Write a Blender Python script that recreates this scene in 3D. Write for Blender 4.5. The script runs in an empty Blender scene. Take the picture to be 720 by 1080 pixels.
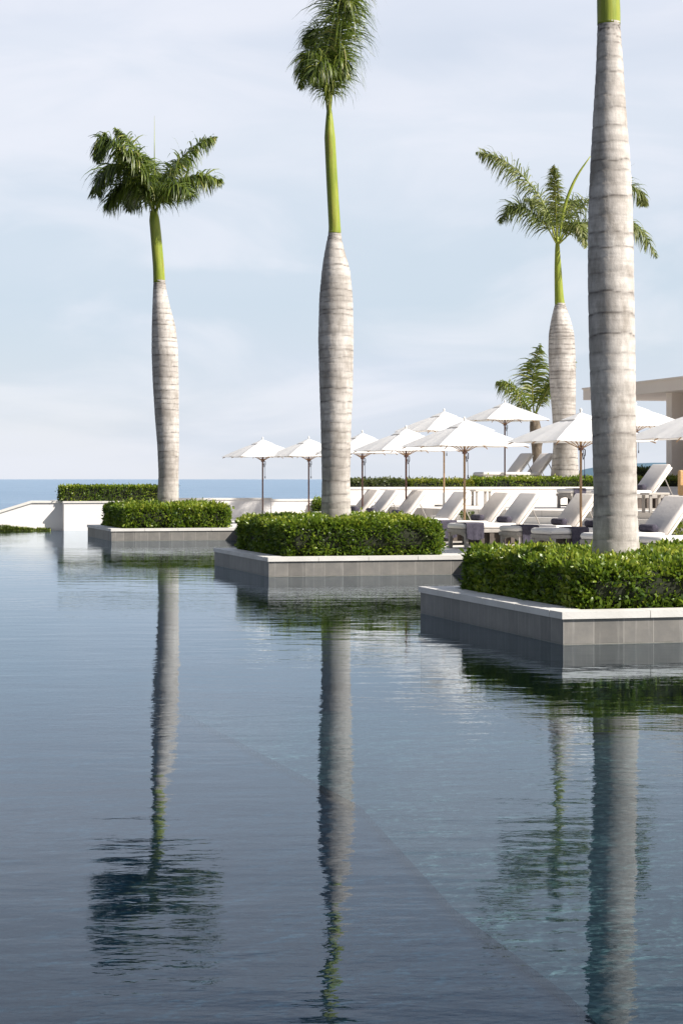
import bpy, math, random
import numpy as np
from mathutils import Vector, Matrix
random.seed(7); rng = np.random.default_rng(7)
scn = bpy.context.scene
COL = scn.collection
# ---------------------------------------------------------------- camera
F, HC = 2050.0, 1.72            # focal length in photo pixels, eye height above the water
cam = bpy.data.cameras.new('camera'); camo = bpy.data.objects.new('camera', cam); COL.objects.link(camo)
cam.sensor_fit = 'VERTICAL'; cam.sensor_height = 36.0; cam.lens = 36.0*F/1080.0
cam.shift_y = -35.0/1080.0
cam.clip_start = 0.1; cam.clip_end = 60000
camo.location = (0, 0, HC); camo.rotation_euler = (math.radians(90), 0, 0)
scn.camera = camo
# ---------------------------------------------------------------- sky and sun
SUN_EL = math.radians(41); SUN_AZ = math.atan2(.91, -.42)
w = bpy.data.worlds.new('World'); scn.world = w; w.use_nodes = True
wn, wl = w.node_tree.nodes, w.node_tree.links
for n in list(wn): wn.remove(n)
wout = wn.new('ShaderNodeOutputWorld'); wbg = wn.new('ShaderNodeBackground')
sky = wn.new('ShaderNodeTexSky'); sky.sky_type = 'NISHITA'; sky.sun_disc = False
sky.sun_elevation = SUN_EL; sky.sun_rotation = SUN_AZ; sky.air_density = 1.0; sky.dust_density = 0.6; sky.ozone_density = 1.5
wtc = wn.new('ShaderNodeTexCoord')
sep = wn.new('ShaderNodeSeparateXYZ'); wl.new(wtc.outputs['Generated'], sep.inputs[0])
wmap = wn.new('ShaderNodeMapping'); wmap.inputs['Scale'].default_value = (2.2, 2.2, 9.0)
wmap.inputs['Location'].default_value = (3.1, 0.4, 1.7)
wl.new(wtc.outputs['Generated'], wmap.inputs[0])
wno = wn.new('ShaderNodeTexNoise'); wno.inputs['Scale'].default_value = 1.6; wno.inputs['Detail'].default_value = 6; wno.inputs['Roughness'].default_value = .5
wl.new(wmap.outputs[0], wno.inputs['Vector'])
wr = wn.new('ShaderNodeMapRange'); wr.inputs[1].default_value = .32; wr.inputs[2].default_value = .68; wr.inputs[3].default_value = .80; wr.inputs[4].default_value = 1.0
wl.new(wno.outputs[0], wr.inputs[0])
# thin overcast veil: pale lavender, a bluer band low down
wcr = wn.new('ShaderNodeValToRGB'); wl.new(sep.outputs[2], wcr.inputs[0])
e = wcr.color_ramp.elements
e[0].position = 0.0; e[0].color = (5.9, 6.4, 7.3, 1)
e[1].position = 1.0; e[1].color = (1.6, 2.0, 3.0, 1)
for p, c in ((.03, (5.7, 6.2, 7.1, 1)), (.09, (5.2, 6.0, 6.9, 1)), (.17, (6.1, 6.6, 7.4, 1)), (.24, (6.2, 6.6, 7.5, 1)), (.34, (2.8, 3.4, 4.8, 1))):
    q = e.new(p); q.color = c
wmap2 = wn.new('ShaderNodeMapping'); wmap2.inputs['Scale'].default_value = (4.5, 4.5, 15.0); wmap2.inputs['Rotation'].default_value = (0, .25, 0); wl.new(wtc.outputs['Generated'], wmap2.inputs[0])
wn2 = wn.new('ShaderNodeTexNoise'); wn2.inputs['Scale'].default_value = 1.5; wn2.inputs['Detail'].default_value = 7; wn2.inputs['Roughness'].default_value = .52; wn2.inputs['Distortion'].default_value = .6; wl.new(wmap2.outputs[0], wn2.inputs['Vector'])
wr2 = wn.new('ShaderNodeMapRange'); wr2.interpolation_type = 'SMOOTHSTEP'; wr2.inputs[1].default_value = .42; wr2.inputs[2].default_value = .68; wr2.inputs[3].default_value = 0; wr2.inputs[4].default_value = .75; wl.new(wn2.outputs[0], wr2.inputs[0])
wcl = wn.new('ShaderNodeMix'); wcl.data_type = 'RGBA'; wl.new(wr2.outputs[0], wcl.inputs[0]); wl.new(wcr.outputs[0], wcl.inputs[6]); wcl.inputs[7].default_value = (7.0, 7.2, 7.9, 1)
wmx = wn.new('ShaderNodeMix'); wmx.data_type = 'RGBA'
wl.new(wr.outputs[0], wmx.inputs[0]); wl.new(sky.outputs[0], wmx.inputs[6]); wl.new(wcl.outputs[2], wmx.inputs[7])
# unseen sky to the left and behind the camera dimmed to deepen the shade
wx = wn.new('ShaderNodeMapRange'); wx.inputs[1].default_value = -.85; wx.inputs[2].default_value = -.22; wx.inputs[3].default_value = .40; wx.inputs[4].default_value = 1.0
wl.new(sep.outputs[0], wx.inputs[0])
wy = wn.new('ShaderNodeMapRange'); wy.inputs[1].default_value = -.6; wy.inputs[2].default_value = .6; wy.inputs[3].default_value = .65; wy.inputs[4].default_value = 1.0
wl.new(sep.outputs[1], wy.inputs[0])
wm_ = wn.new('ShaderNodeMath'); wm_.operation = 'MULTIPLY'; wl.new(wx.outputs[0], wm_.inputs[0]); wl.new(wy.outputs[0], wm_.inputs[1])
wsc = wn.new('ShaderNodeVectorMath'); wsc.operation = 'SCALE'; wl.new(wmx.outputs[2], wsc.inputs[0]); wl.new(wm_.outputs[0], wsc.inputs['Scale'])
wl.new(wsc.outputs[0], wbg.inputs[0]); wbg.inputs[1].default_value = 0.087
wl.new(wbg.outputs[0], wout.inputs[0])
sd = Vector((math.sin(SUN_AZ)*math.cos(SUN_EL), math.cos(SUN_AZ)*math.cos(SUN_EL), math.sin(SUN_EL)))
sl = bpy.data.lights.new('sun', 'SUN'); sl.energy = 5.0; sl.angle = math.radians(.55); sl.color = (1, .94, .86)
so = bpy.data.objects.new('sun', sl); COL.objects.link(so); so.rotation_euler = sd.to_track_quat('Z', 'Y').to_euler(); so.location = (30, -10, 40)
vs = scn.view_settings; vs.view_transform = 'Standard'; vs.look = 'None'; vs.gamma = 1; vs.exposure = 0.52; vs.use_curve_mapping = False
scn.cycles.transparent_max_bounces = 16; scn.cycles.max_bounces = 8

# ---------------------------------------------------------------- material helpers
class NT:
    def __init__(s, name):
        s.m = bpy.data.materials.new(name); s.m.use_nodes = True
        s.n, s.l = s.m.node_tree.nodes, s.m.node_tree.links
        s.b = s.n['Principled BSDF']; s.out = s.n['Material Output']
    def new(s, t, **kw):
        x = s.n.new('ShaderNode'+t)
        for k, v in kw.items(): setattr(x, k, v)
        return x
    def link(s, a, b): s.l.new(a, b)
    def obj(s):
        return s.new('TexCoord').outputs['Object']
    def noise(s, scale, detail=4, rough=.5, vec=None, sc=None):
        v = vec or s.obj()
        if sc:
            mp = s.new('Mapping'); mp.inputs['Scale'].default_value = sc; s.link(v, mp.inputs[0]); v = mp.outputs[0]
        x = s.new('TexNoise'); x.inputs['Scale'].default_value = scale; x.inputs['Detail'].default_value = detail; x.inputs['Roughness'].default_value = rough
        s.link(v, x.inputs['Vector']); return x.outputs[0]
    def ramp(s, fac, *els):
        r = s.new('ValToRGB'); s.link(fac, r.inputs[0]); e = r.color_ramp.elements
        e[0].position, e[0].color = els[0][0], (*els[0][1], 1)
        e[1].position, e[1].color = els[-1][0], (*els[-1][1], 1)
        for p, c in els[1:-1]:
            q = e.new(p); q.color = (*c, 1)
        return r.outputs[0]
    def mix(s, fac, a, b, blend='MIX'):
        x = s.new('Mix', data_type='RGBA', blend_type=blend)
        for v, i in ((fac, 0), (a, 6), (b, 7)):
            if isinstance(v, (int, float)): x.inputs[i].default_value = v
            elif isinstance(v, tuple): x.inputs[i].default_value = (*v, 1)
            else: s.link(v, x.inputs[i])
        return x.outputs[2]
    def math(s, op, a, b=0.0):
        x = s.new('Math', operation=op)
        for v, i in ((a, 0), (b, 1)):
            if isinstance(v, (int, float)): x.inputs[i].default_value = v
            else: s.link(v, x.inputs[i])
        return x.outputs[0]
    def bump(s, h, dist, strength=1.0):
        x = s.new('Bump'); x.inputs['Distance'].default_value = dist; x.inputs['Strength'].default_value = strength
        s.link(h, x.inputs['Height']); s.link(x.outputs[0], s.b.inputs['Normal']); return x.outputs[0]
    def col(s, c):
        if isinstance(c, tuple): s.b.inputs['Base Color'].default_value = (*c, 1)
        else: s.link(c, s.b.inputs['Base Color'])
    def rough(s, v): s.b.inputs['Roughness'].default_value = v

def mottled(name, c1, c2, scale=3, rough=.6, bumpd=0.0, bscale=None, sc=None, detail=6):
    t = NT(name); t.col(t.ramp(t.noise(scale, detail, .6, sc=sc), (.3, c1), (.7, c2))); t.rough(rough)
    if bumpd: t.bump(t.noise(bscale or scale*6, 5), bumpd)
    return t.m

M = {}
M['coping'] = mottled('coping_limestone', (.62,.60,.56), (.76,.74,.70), 2.2, .55, .002, 60)
M['plaster'] = mottled('white_plaster', (.84,.805,.775), (.88,.85,.82), .9, .75, .002, 40)
M['cap'] = mottled('cream_cap_stone', (.72,.69,.64), (.82,.79,.74), 3, .6)
M['building'] = mottled('building_render', (.80,.71,.63), (.85,.77,.69), .7, .75)
M['building_dark'] = mottled('building_dark_wall', (.44,.40,.375), (.50,.46,.43), .9, .7)  # darker tone of the back wall
M['soil'] = mottled('planter_soil', (.03,.022,.015), (.06,.045,.03), 8, .95)
M['canvas'] = NT('umbrella_canvas')
def _canvas():
    t = M['canvas']; t.col((.90,.895,.885)); t.rough(.8)
    tr = t.new('BsdfTranslucent'); tr.inputs[0].default_value = (.90,.87,.82,1)
    mx = t.new('MixShader'); mx.inputs[0].default_value = .26
    t.link(t.b.outputs[0], mx.inputs[1]); t.link(tr.outputs[0], mx.inputs[2]); t.link(mx.outputs[0], t.out.inputs[0])
    t.bump(t.noise(4, 3), .01); M['canvas'] = t.m
_canvas()
M['wood'] = mottled('pole_wood', (.36,.22,.12), (.50,.33,.19), 6, .5, sc=(1,1,.15))
M['wood_dark'] = mottled('pole_wood_dark', (.13,.065,.05), (.2,.1,.075), 6, .5, sc=(1,1,.15))
M['rope'] = mottled('dark_rope', (.025,.022,.035), (.05,.045,.06), 30, .8)
M['steel'] = mottled('base_steel', (.22,.21,.20), (.32,.31,.30), 5, .5)
M['cushion'] = mottled('cushion_fabric', (.78,.75,.71), (.84,.81,.77), 2.5, .85, .004, 14)
M['sling'] = mottled('backrest_fabric', (.74,.685,.635), (.80,.745,.695), 3, .85, .004, 16)
M['frame'] = mottled('weathered_frame', (.30,.275,.25), (.42,.39,.355), 7, .6)
M['slat_and_shade'] = mottled('dark_slat_and_shade', (.07,.055,.045), (.12,.095,.08), 7, .7)  # dark wood of the side slats, also colours the shade block under the seat
M['towel'] = mottled('charcoal_towel', (.042,.038,.058), (.08,.073,.10), 14, .95, .006, 90)
M['wicker'] = mottled('tan_wicker', (.42,.25,.10), (.58,.38,.18), 25, .7, .006, 70)
M['table_stone'] = mottled('table_stone', (.5,.47,.42), (.62,.58,.53), 6, .6)
M['terracotta'] = mottled('terracotta', (.42,.25,.17), (.52,.33,.24), 8, .8)

def tile_mat():
    t = NT('grey_wall_tile')
    tc = t.new('TexCoord').outputs['UV']; sp = t.new('SeparateXYZ'); t.link(tc, sp.inputs[0])
    fx = t.math('FRACT', t.math('DIVIDE', sp.outputs[0], .335)); 
    g1 = t.math('LESS_THAN', fx, .028)
    fy = t.math('FRACT', t.math('DIVIDE', t.math('ADD', sp.outputs[1], 3.30), .30)); g2 = t.math('LESS_THAN', fy, .03)
    g = t.math('MAXIMUM', g1, g2)
    cell = t.new('CombineXYZ'); t.link(t.math('FLOOR', t.math('DIVIDE', sp.outputs[0], .335)), cell.inputs[0]); t.link(t.math('FLOOR', t.math('DIVIDE', t.math('ADD', sp.outputs[1], 3.30), .30)), cell.inputs[1])
    wnz = t.new('TexWhiteNoise'); t.link(cell.outputs[0], wnz.inputs[0])
    base = t.ramp(wnz.outputs[0], (0, (.170,.162,.150)), (1, (.225,.214,.198)))
    mo = t.ramp(t.noise(5, 6, .65), (.3, (.80,.80,.80)), (.7, (1.1,1.08,1.04)))
    base = t.mix(1.0, base, mo, 'MULTIPLY')
    c = t.mix(g, base, (.33,.31,.28))
    # mineral line and algae just at the waterline
    gz = t.new('SeparateXYZ'); t.link(t.new('NewGeometry').outputs['Position'], gz.inputs[0])
    zz = t.math('ADD', gz.outputs[2], t.math('MULTIPLY', t.noise(9, 3), .03))
    algae = t.ramp(zz, (0.0, (1,1,1)), (.035, (0,0,0)))
    c = t.mix(t.math('MULTIPLY', algae, .7), c, (.10,.11,.075))
    lime = t.ramp(t.noise(4, 5, .65, sc=(3.5, 3.5, .25)), (.55, (0,0,0)), (.75, (.5,.5,.5))); c = t.mix(lime, c, (.40,.38,.35))
    t.col(c); t.rough(.5); t.bump(t.math('ADD', t.math('MULTIPLY', g, -.002), t.math('MULTIPLY', t.noise(30, 4), .001)), 1.0); M['tile'] = t.m
tile_mat()

def paving_mat():
    t = NT('deck_paving')
    br = t.new('TexBrick'); br.offset = .5; br.inputs['Scale'].default_value = 1.0
    br.inputs['Brick Width'].default_value = .9; br.inputs['Row Height'].default_value = .6; br.inputs['Mortar Size'].default_value = .006
    br.inputs['Color1'].default_value = (.70,.655,.60,1); br.inputs['Color2'].default_value = (.76,.715,.66,1); br.inputs['Mortar'].default_value = (.42,.38,.33,1)
    mp = t.new('Mapping'); mp.inputs['Rotation'].default_value = (0,0,math.radians(-15)); t.link(t.obj(), mp.inputs[0]); t.link(mp.outputs[0], br.inputs[0])
    mo = t.ramp(t.noise(1.3, 7, .6), (.3, (.86,.86,.86)), (.7, (1.05,1.05,1.05)))
    t.col(t.mix(1.0, br.outputs[0], mo, 'MULTIPLY')); t.rough(.7); M['paving'] = t.m
paving_mat()

def floor_mat():
    t = NT('pool_mosaic')
    v = t.new('TexVoronoi'); v.inputs['Scale'].default_value = 22; t.link(t.obj(), v.inputs['Vector'])
    sp = t.new('SeparateColor'); t.link(v.outputs['Color'], sp.inputs[0])
    c = t.ramp(sp.outputs[0], (0, (.030,.085,.15)), (.6, (.042,.11,.18)), (1, (.08,.16,.23)))
    mo = t.ramp(t.noise(.35, 4, .5), (.3, (.8,.85,.9)), (.7, (1.15,1.12,1.08)))
    t.col(t.mix(1.0, c, mo, 'MULTIPLY')); t.rough(.6); M['pool_floor'] = t.m
    t = NT('pool_ledge_mosaic')
    v = t.new('TexVoronoi'); v.inputs['Scale'].default_value = 22; t.link(t.obj(), v.inputs['Vector'])
    sp = t.new('SeparateColor'); t.link(v.outputs['Color'], sp.inputs[0])
    c = t.ramp(sp.outputs[0], (0, (.13,.21,.22)), (.6, (.21,.29,.285)), (1, (.50,.55,.52)))
    t.col(c); t.rough(.6); M['pool_ledge'] = t.m
floor_mat()

def water_mat():
    t = NT('pool_water')
    o = t.obj()
    n1 = t.noise(1.0, 2, .5, sc=(1.1, 2.4, 1)); n2 = t.noise(1.0, 3, .55, sc=(4.0, 8.0, 1)); n3 = t.noise(1.0, 3, .6, sc=(11, 15, 1))
    patch = t.noise(.16, 3, .5, sc=(1, 1.6, 1))
    pr = t.new('MapRange'); pr.inputs[1].default_value = .38; pr.inputs[2].default_value = .62; pr.inputs[3].default_value = .25; pr.inputs[4].default_value = 1.25; t.link(patch, pr.inputs[0])
    h = t.math('ADD', t.math('MULTIPLY', n1, .0042), t.math('MULTIPLY', t.math('ADD', t.math('MULTIPLY', n2, .0022), t.math('MULTIPLY', n3, .00030)), pr.outputs[0]))
    bp = t.new('Bump'); bp.inputs['Distance'].default_value = 1.0; bp.inputs['Strength'].default_value = 1.0; t.link(h, bp.inputs['Height'])
    fr = t.new('Fresnel'); fr.inputs['IOR'].default_value = 1.33; t.link(bp.outputs[0], fr.inputs['Normal'])
    gl = t.new('BsdfGlossy'); gl.inputs['Roughness'].default_value = .008; gl.inputs['Color'].default_value = (.82,.91,1,1); t.link(bp.outputs[0], gl.inputs['Normal'])
    tr = t.new('BsdfTransparent'); tr.inputs[0].default_value = (.52,.70,.74,1)
    mx = t.new('MixShader'); t.link(t.math('MINIMUM', t.math('MULTIPLY', t.math('POWER', fr.outputs[0], 1.32), 1.12), 1.0), mx.inputs[0]); t.link(tr.outputs[0], mx.inputs[1]); t.link(gl.outputs[0], mx.inputs[2])
    t.link(mx.outputs[0], t.out.inputs[0]); t.n.remove(t.b); M['water'] = t.m
    t = NT('sea_water')
    c = t.ramp(t.noise(.02, 6, .6, sc=(1, 1, 1)), (.35, (.16,.26,.38)), (.65, (.22,.32,.44)))
    c = t.mix(t.ramp(t.noise(.006, 4, .6, sc=(.25, 1, 1)), (.45,(0,0,0)), (.65,(.5,.5,.5))), c, (.26,.38,.50)); t.col(c); t.rough(.35); t.b.inputs['IOR'].default_value = 1.33
    t.bump(t.noise(.4, 6, .65, sc=(1, 1.6, 1)), 1.2, 1.0); M['sea'] = t.m
water_mat()

def trunk_mat(name, base1, base2, ringc):
    t = NT(name)
    o = t.obj()
    big = t.noise(1.1, 5, .6, sc=(1, 1, .8)); fine = t.noise(9, 7, .75, sc=(1.4, 1.4, .55)); streak = t.noise(16, 4, .6, sc=(1, 1, .10))
    c = t.ramp(big, (.36, base1), (.62, base2))
    c = t.mix(.65, c, t.ramp(fine, (.28, (.55,.53,.51)), (.52, (.95,.94,.93)), (.75, (1.2,1.18,1.16))), 'MULTIPLY')
    c = t.mix(.35, c, t.ramp(streak, (.3, (.66,.65,.63)), (.7, (1.12,1.12,1.12))), 'MULTIPLY')
    st = t.noise(2.2, 7, .72, sc=(1.5, 1.5, .7)); c = t.mix(t.ramp(st, (.50, (0,0,0)), (.66, (.75,.75,.75))), c, (.30,.265,.225))
    hz = t.noise(5, 5, .65, sc=(.35, .35, 4.5)); c = t.mix(.45, c, t.ramp(hz, (.34, (.62,.60,.58)), (.6, (1.08,1.07,1.06))), 'MULTIPLY')
    at = t.new('Attribute'); at.attribute_name = 'ring'
    rf = t.math('MULTIPLY', at.outputs['Fac'], t.ramp(t.noise(7, 4, .6), (.30, (.55,.55,.55)), (.55, (1,1,1))))
    c = t.mix(rf, c, ringc)
    a2 = t.new('Attribute'); a2.attribute_name = 'band'
    c = t.mix(t.math('MULTIPLY', a2.outputs['Fac'], .7), c, (.20,.175,.15))
    t.col(c); t.rough(.8)
    hh = t.math('ADD', t.math('MULTIPLY', fine, .006), t.math('MULTIPLY', t.noise(60, 3), .002)); t.bump(hh, 1.0)
    return t.m
M['trunk'] = trunk_mat('palm_bark', (.45,.415,.38), (.74,.70,.655), (.075,.062,.052))
M['trunk_brown'] = mottled('fibrous_bark', (.10,.075,.05), (.26,.21,.16), 12, .9, .02, 30, sc=(1,1,.4))
def shaft_mat():
    t = NT('crownshaft_green')
    c = t.ramp(t.noise(3.0, 5, .6, sc=(3, 3, .35)), (.3, (.13,.20,.010)), (.5, (.26,.31,.03)), (.8, (.42,.39,.07)))
    c = t.mix(t.ramp(t.noise(5, 5, .7, sc=(2, 2, .25)), (.56,(0,0,0)), (.70,(.8,.8,.8))), c, (.22,.13,.04))
    t.col(c); t.rough(.42); t.bump(t.noise(14, 3, sc=(1,1,.08)), .012); M['shaft'] = t.m
shaft_mat()
def leaf_mat(name, cols, trans=.3, rough=.4, tcol=(.25,.38,.04)):
    t = NT(name); at = t.new('Attribute'); at.attribute_name = 'tint'
    n = len(cols); c = t.ramp(at.outputs['Fac'], *[(i/(n-1), cols[i]) for i in range(n)])
    t.col(c); t.rough(rough)
    tr = t.new('BsdfTranslucent'); t.link(t.mix(.5, c, tcol), tr.inputs[0])
    mx = t.new('MixShader'); mx.inputs[0].default_value = trans
    t.link(t.b.outputs[0], mx.inputs[1]); t.link(tr.outputs[0], mx.inputs[2]); t.link(mx.outputs[0], t.out.inputs[0])
    return t.m
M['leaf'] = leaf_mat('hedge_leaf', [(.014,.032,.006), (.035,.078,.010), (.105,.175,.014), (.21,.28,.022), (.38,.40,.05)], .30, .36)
M['leaf_yellow'] = leaf_mat('yellow_hedge_leaf', [(.04,.06,.01), (.10,.14,.015), (.19,.22,.02), (.32,.30,.03)], .25, .45)
M['leaf_dull'] = leaf_mat('dull_hedge_leaf', [(.025,.04,.012), (.05,.07,.018), (.08,.10,.025), (.13,.14,.04)], .2, .5)
M['frond'] = leaf_mat('palm_frond', [(.02,.03,.013), (.055,.085,.016), (.12,.17,.022), (.22,.25,.035), (.36,.32,.12)], .25, .40)
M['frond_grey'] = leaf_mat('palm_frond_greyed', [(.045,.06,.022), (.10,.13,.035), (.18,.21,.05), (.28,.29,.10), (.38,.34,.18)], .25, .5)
M['hedge_core'] = mottled('hedge_twigs', (.010,.014,.005), (.022,.026,.010), 12, .95)
M['dirt'] = mottled('ground_soil', (.16,.13,.09), (.24,.20,.14), .4, .9)
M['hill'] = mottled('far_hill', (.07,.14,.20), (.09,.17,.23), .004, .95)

# ---------------------------------------------------------------- object helpers
def tag(o, label=None, cat=None, group=None, kind=None):
    if label: o['label'] = label
    if cat: o['category'] = cat
    if group: o['group'] = group
    if kind: o['kind'] = kind
    return o
def empty(name, loc=(0,0,0), rz=0.0):
    o = bpy.data.objects.new(name, None); COL.objects.link(o); o.location = loc; o.rotation_euler = (0,0,rz); o.empty_display_size = .2; return o
class MB:
    def __init__(s): s.v, s.f, s.uv = [], [], None
    def add(s, vs, fs):
        k = len(s.v); s.v += [tuple(v) for v in vs]; s.f += [tuple(i+k for i in f) for f in fs]
    def box(s, x0, x1, y0, y1, z0, z1, mat=None, bevel=0.0):
        if bevel:
            b = min(bevel, (x1-x0)/2.01, (y1-y0)/2.01, (z1-z0)/2.01)
            # rounded box from three inset layers
            rings = []
            for z, i in ((z0, b), (z0+b*.3, b*.3), (z0+b, 0), (z1-b, 0), (z1-b*.3, b*.3), (z1, b)):
                c = b*.7
                r = [(x0+i+c,y0+i),(x1-i-c,y0+i),(x1-i,y0+i+c),(x1-i,y1-i-c),(x1-i-c,y1-i),(x0+i+c,y1-i),(x0+i,y1-i-c),(x0+i,y0+i+c)]
                rings.append([(x,y,z) for x,y in r])
            vs = [p for r in rings for p in r]; fs = [tuple(range(7,-1,-1))]
            for k in range(5):
                for j in range(8): fs.append((k*8+j, k*8+(j+1)%8, (k+1)*8+(j+1)%8, (k+1)*8+j))
            fs.append(tuple(range(40,48)))
        else:
            vs = [(x0,y0,z0),(x1,y0,z0),(x1,y1,z0),(x0,y1,z0),(x0,y0,z1),(x1,y0,z1),(x1,y1,z1),(x0,y1,z1)]
            fs = [(3,2,1,0),(4,5,6,7),(0,1,5,4),(1,2,6,5),(2,3,7,6),(3,0,4,7)]
        if mat is not None: vs = [mat @ Vector(v) for v in vs]
        s.add(vs, fs)
    def prism(s, poly, z0, z1):
        n = len(poly); vs = [(x,y,z0) for x,y in poly]+[(x,y,z1) for x,y in poly]
        fs = [tuple(range(n-1,-1,-1)), tuple(range(n,2*n))]+[(i,(i+1)%n,n+(i+1)%n,n+i) for i in range(n)]
        s.add(vs, fs)
    def tube(s, pts, rads, seg=12, cap=True):
        pts = [Vector(p) for p in pts]; n = len(pts); vs = []; fs = []
        if not hasattr(rads, '__len__'): rads = [rads]*n
        a = Vector((1,0,0))
        for i, p in enumerate(pts):
            t = (pts[min(i+1,n-1)]-pts[max(i-1,0)]).normalized()
            if abs(t.dot(a)) > .95: a = Vector((0,1,0))
            u = (a - t*a.dot(t)).normalized(); v = t.cross(u); a = u
            for k in range(seg):
                th = 2*math.pi*k/seg; vs.append(p+(u*math.cos(th)+v*math.sin(th))*rads[i])
        for i in range(n-1):
            for k in range(seg): fs.append((i*seg+k, i*seg+(k+1)%seg, (i+1)*seg+(k+1)%seg, (i+1)*seg+k))
        if cap: fs.append(tuple(range(seg-1,-1,-1))); fs.append(tuple(range((n-1)*seg, n*seg)))
        s.add(vs, fs)
    def build(s, name, mat, parent=None, smooth=False, attrs=None, uvf=None):
        me = bpy.data.meshes.new(name); me.from_pydata([tuple(v) for v in s.v], [], s.f); me.update()
        if smooth: me.polygons.foreach_set('use_smooth', [True]*len(me.polygons))
        me.materials.append(mat)
        if attrs:
            for k, arr in attrs.items():
                a = me.attributes.new(k, 'FLOAT', 'POINT'); a.data.foreach_set('value', arr)
        if uvf:
            ul = me.uv_layers.new(name='UVMap')
            for p in me.polygons:
                for li in p.loop_indices:
                    ul.data[li].uv = uvf(me.vertices[me.loops[li].vertex_index].co, p.normal)
        o = bpy.data.objects.new(name, me); COL.objects.link(o); o.parent = parent; return o
def npmesh(name, V, faces, mat, parent=None, attrs=None, smooth=False):
    """V (n,3) array, faces (m,4) array of quads"""
    me = bpy.data.meshes.new(name); me.vertices.add(len(V)); me.vertices.foreach_set('co', V.astype(np.float32).ravel())
    m = len(faces); me.loops.add(m*4); me.loops.foreach_set('vertex_index', faces.astype(np.int32).ravel())
    me.polygons.add(m); me.polygons.foreach_set('loop_start', np.arange(0, m*4, 4, dtype=np.int32)); me.polygons.foreach_set('loop_total', np.full(m, 4, dtype=np.int32))
    me.update(calc_edges=True); me.materials.append(mat)
    if smooth: me.polygons.foreach_set('use_smooth', [True]*m)
    if attrs:
        for k, arr in attrs.items():
            a = me.attributes.new(k, 'FLOAT', 'POINT'); a.data.foreach_set('value', np.asarray(arr, dtype=np.float32))
    o = bpy.data.objects.new(name, me); COL.objects.link(o); o.parent = parent; return o
def copy_tree(o, parent=None):
    c = o.copy(); COL.objects.link(c); c.parent = parent
    for ch in list(o.children): copy_tree(ch, c)
    return c
def P(px, D): return (px-360)/F*D
def zof(py, D): return HC - (py-505)/F*D
TH = math.radians(15); E = Vector((math.cos(TH), math.sin(TH))); N = Vector((math.sin(TH), -math.cos(TH)))  # along the fronts / towards the camera
DECK = .34

# ================================================================ setting
def deckuv(co, n):
    p = Vector((co.x, co.y)); return ((p.dot(E) if abs(n.x*E.x+n.y*E.y) < .7 else p.dot(N)), co.z)
C1 = Vector((2.29, 34.98))                       # inner corner of the deck beside the middle planter
def L(s): return C1 + N*s                        # deck edge line, s>0 towards the camera
far = L(-32); near = L(52)
# pool floor, ledge, water
m = MB(); m.prism([(-60,-25),(45,-25),(45,75),(-60,75)], -1.15, -1.0); tag(m.build('pool_floor', M['pool_floor']), kind='structure')
m = MB(); m.prism([(-1.85,22.3),(.15,15.8),(.70,12.0),(1.17,10),(1.6,7),(1.9,4),(9,4),(9,21.6)], -.995, -.94); tag(m.build('pool_ledge', M['pool_ledge']), kind='structure')
wa = Vector((-9.2, 64.5))
PW = [(-60,-25),(42,-25),(30,wa.y+(30-wa.x)*math.tan(TH)),(wa.x,wa.y),(-60,wa.y-(60+wa.x)*math.tan(TH))]
me = MB(); me.add([(x,y,0) for x,y in PW], [(0,1,2,3,4)]); tag(me.build('water', M['water']), kind='structure')
# pool far lip (infinity edge)
m = MB()
a0 = wa + E*(-50); b0 = wa; off = Vector((-N.x,-N.y))
m.prism([tuple(a0),tuple(b0),tuple(b0+off*.25),tuple(a0+off*.25)], -1.0, -.004); tag(m.build('pool_edge', M['tile'], uvf=deckuv), kind='structure')
# ground beyond + sea + hill
m = MB(); xs = np.linspace(-160, 160, 9)
prof = [(64.9,-.25),(78,-.3),(92,-2),(130,-11),(190,-16)]
vs = [(x, y + x*math.tan(TH)*(1 if y<70 else .3), z) for y,z in prof for x in xs]
# nearest row follows the pool edge
fs = [(r*9+c, r*9+c+1, (r+1)*9+c+1, (r+1)*9+c) for r in range(len(prof)-1) for c in range(8)]
vs = [(x, wa.y+.24+(x-wa.x)*math.tan(TH) if i < 9 else y, z) for i,(x,y,z) in enumerate(vs)]
m.add(vs, fs); tag(m.build('ground', M['dirt'], smooth=True), kind='structure')
m = MB(); m.add([(-40000,100,-12),(40000,100,-12),(40000,50000,-12),(-40000,50000,-12)], [(0,1,2,3)]); tag(m.build('sea', M['sea']), kind='structure')
hx = np.linspace(455, 2600, 60); m = MB(); vs=[]; 
for j,(yy,k) in enumerate(((3600,0),(3900,.8),(4200,1),(4600,0))):
    for i,x in enumerate(hx):
        t = (x-hx[0])/(hx[-1]-hx[0]); hgt = 37*min(1, t*16)**.7*(.9+.1*math.sin(t*23)+.06*math.sin(t*57+1))
        vs.append((x, yy, -12.5+ (hgt+12)*k))
m.add(vs, [(r*60+c, r*60+c+1, (r+1)*60+c+1, (r+1)*60+c) for r in range(3) for c in range(59)])
tag(m.build('hill', M['hill'], smooth=True), kind='structure')
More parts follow.
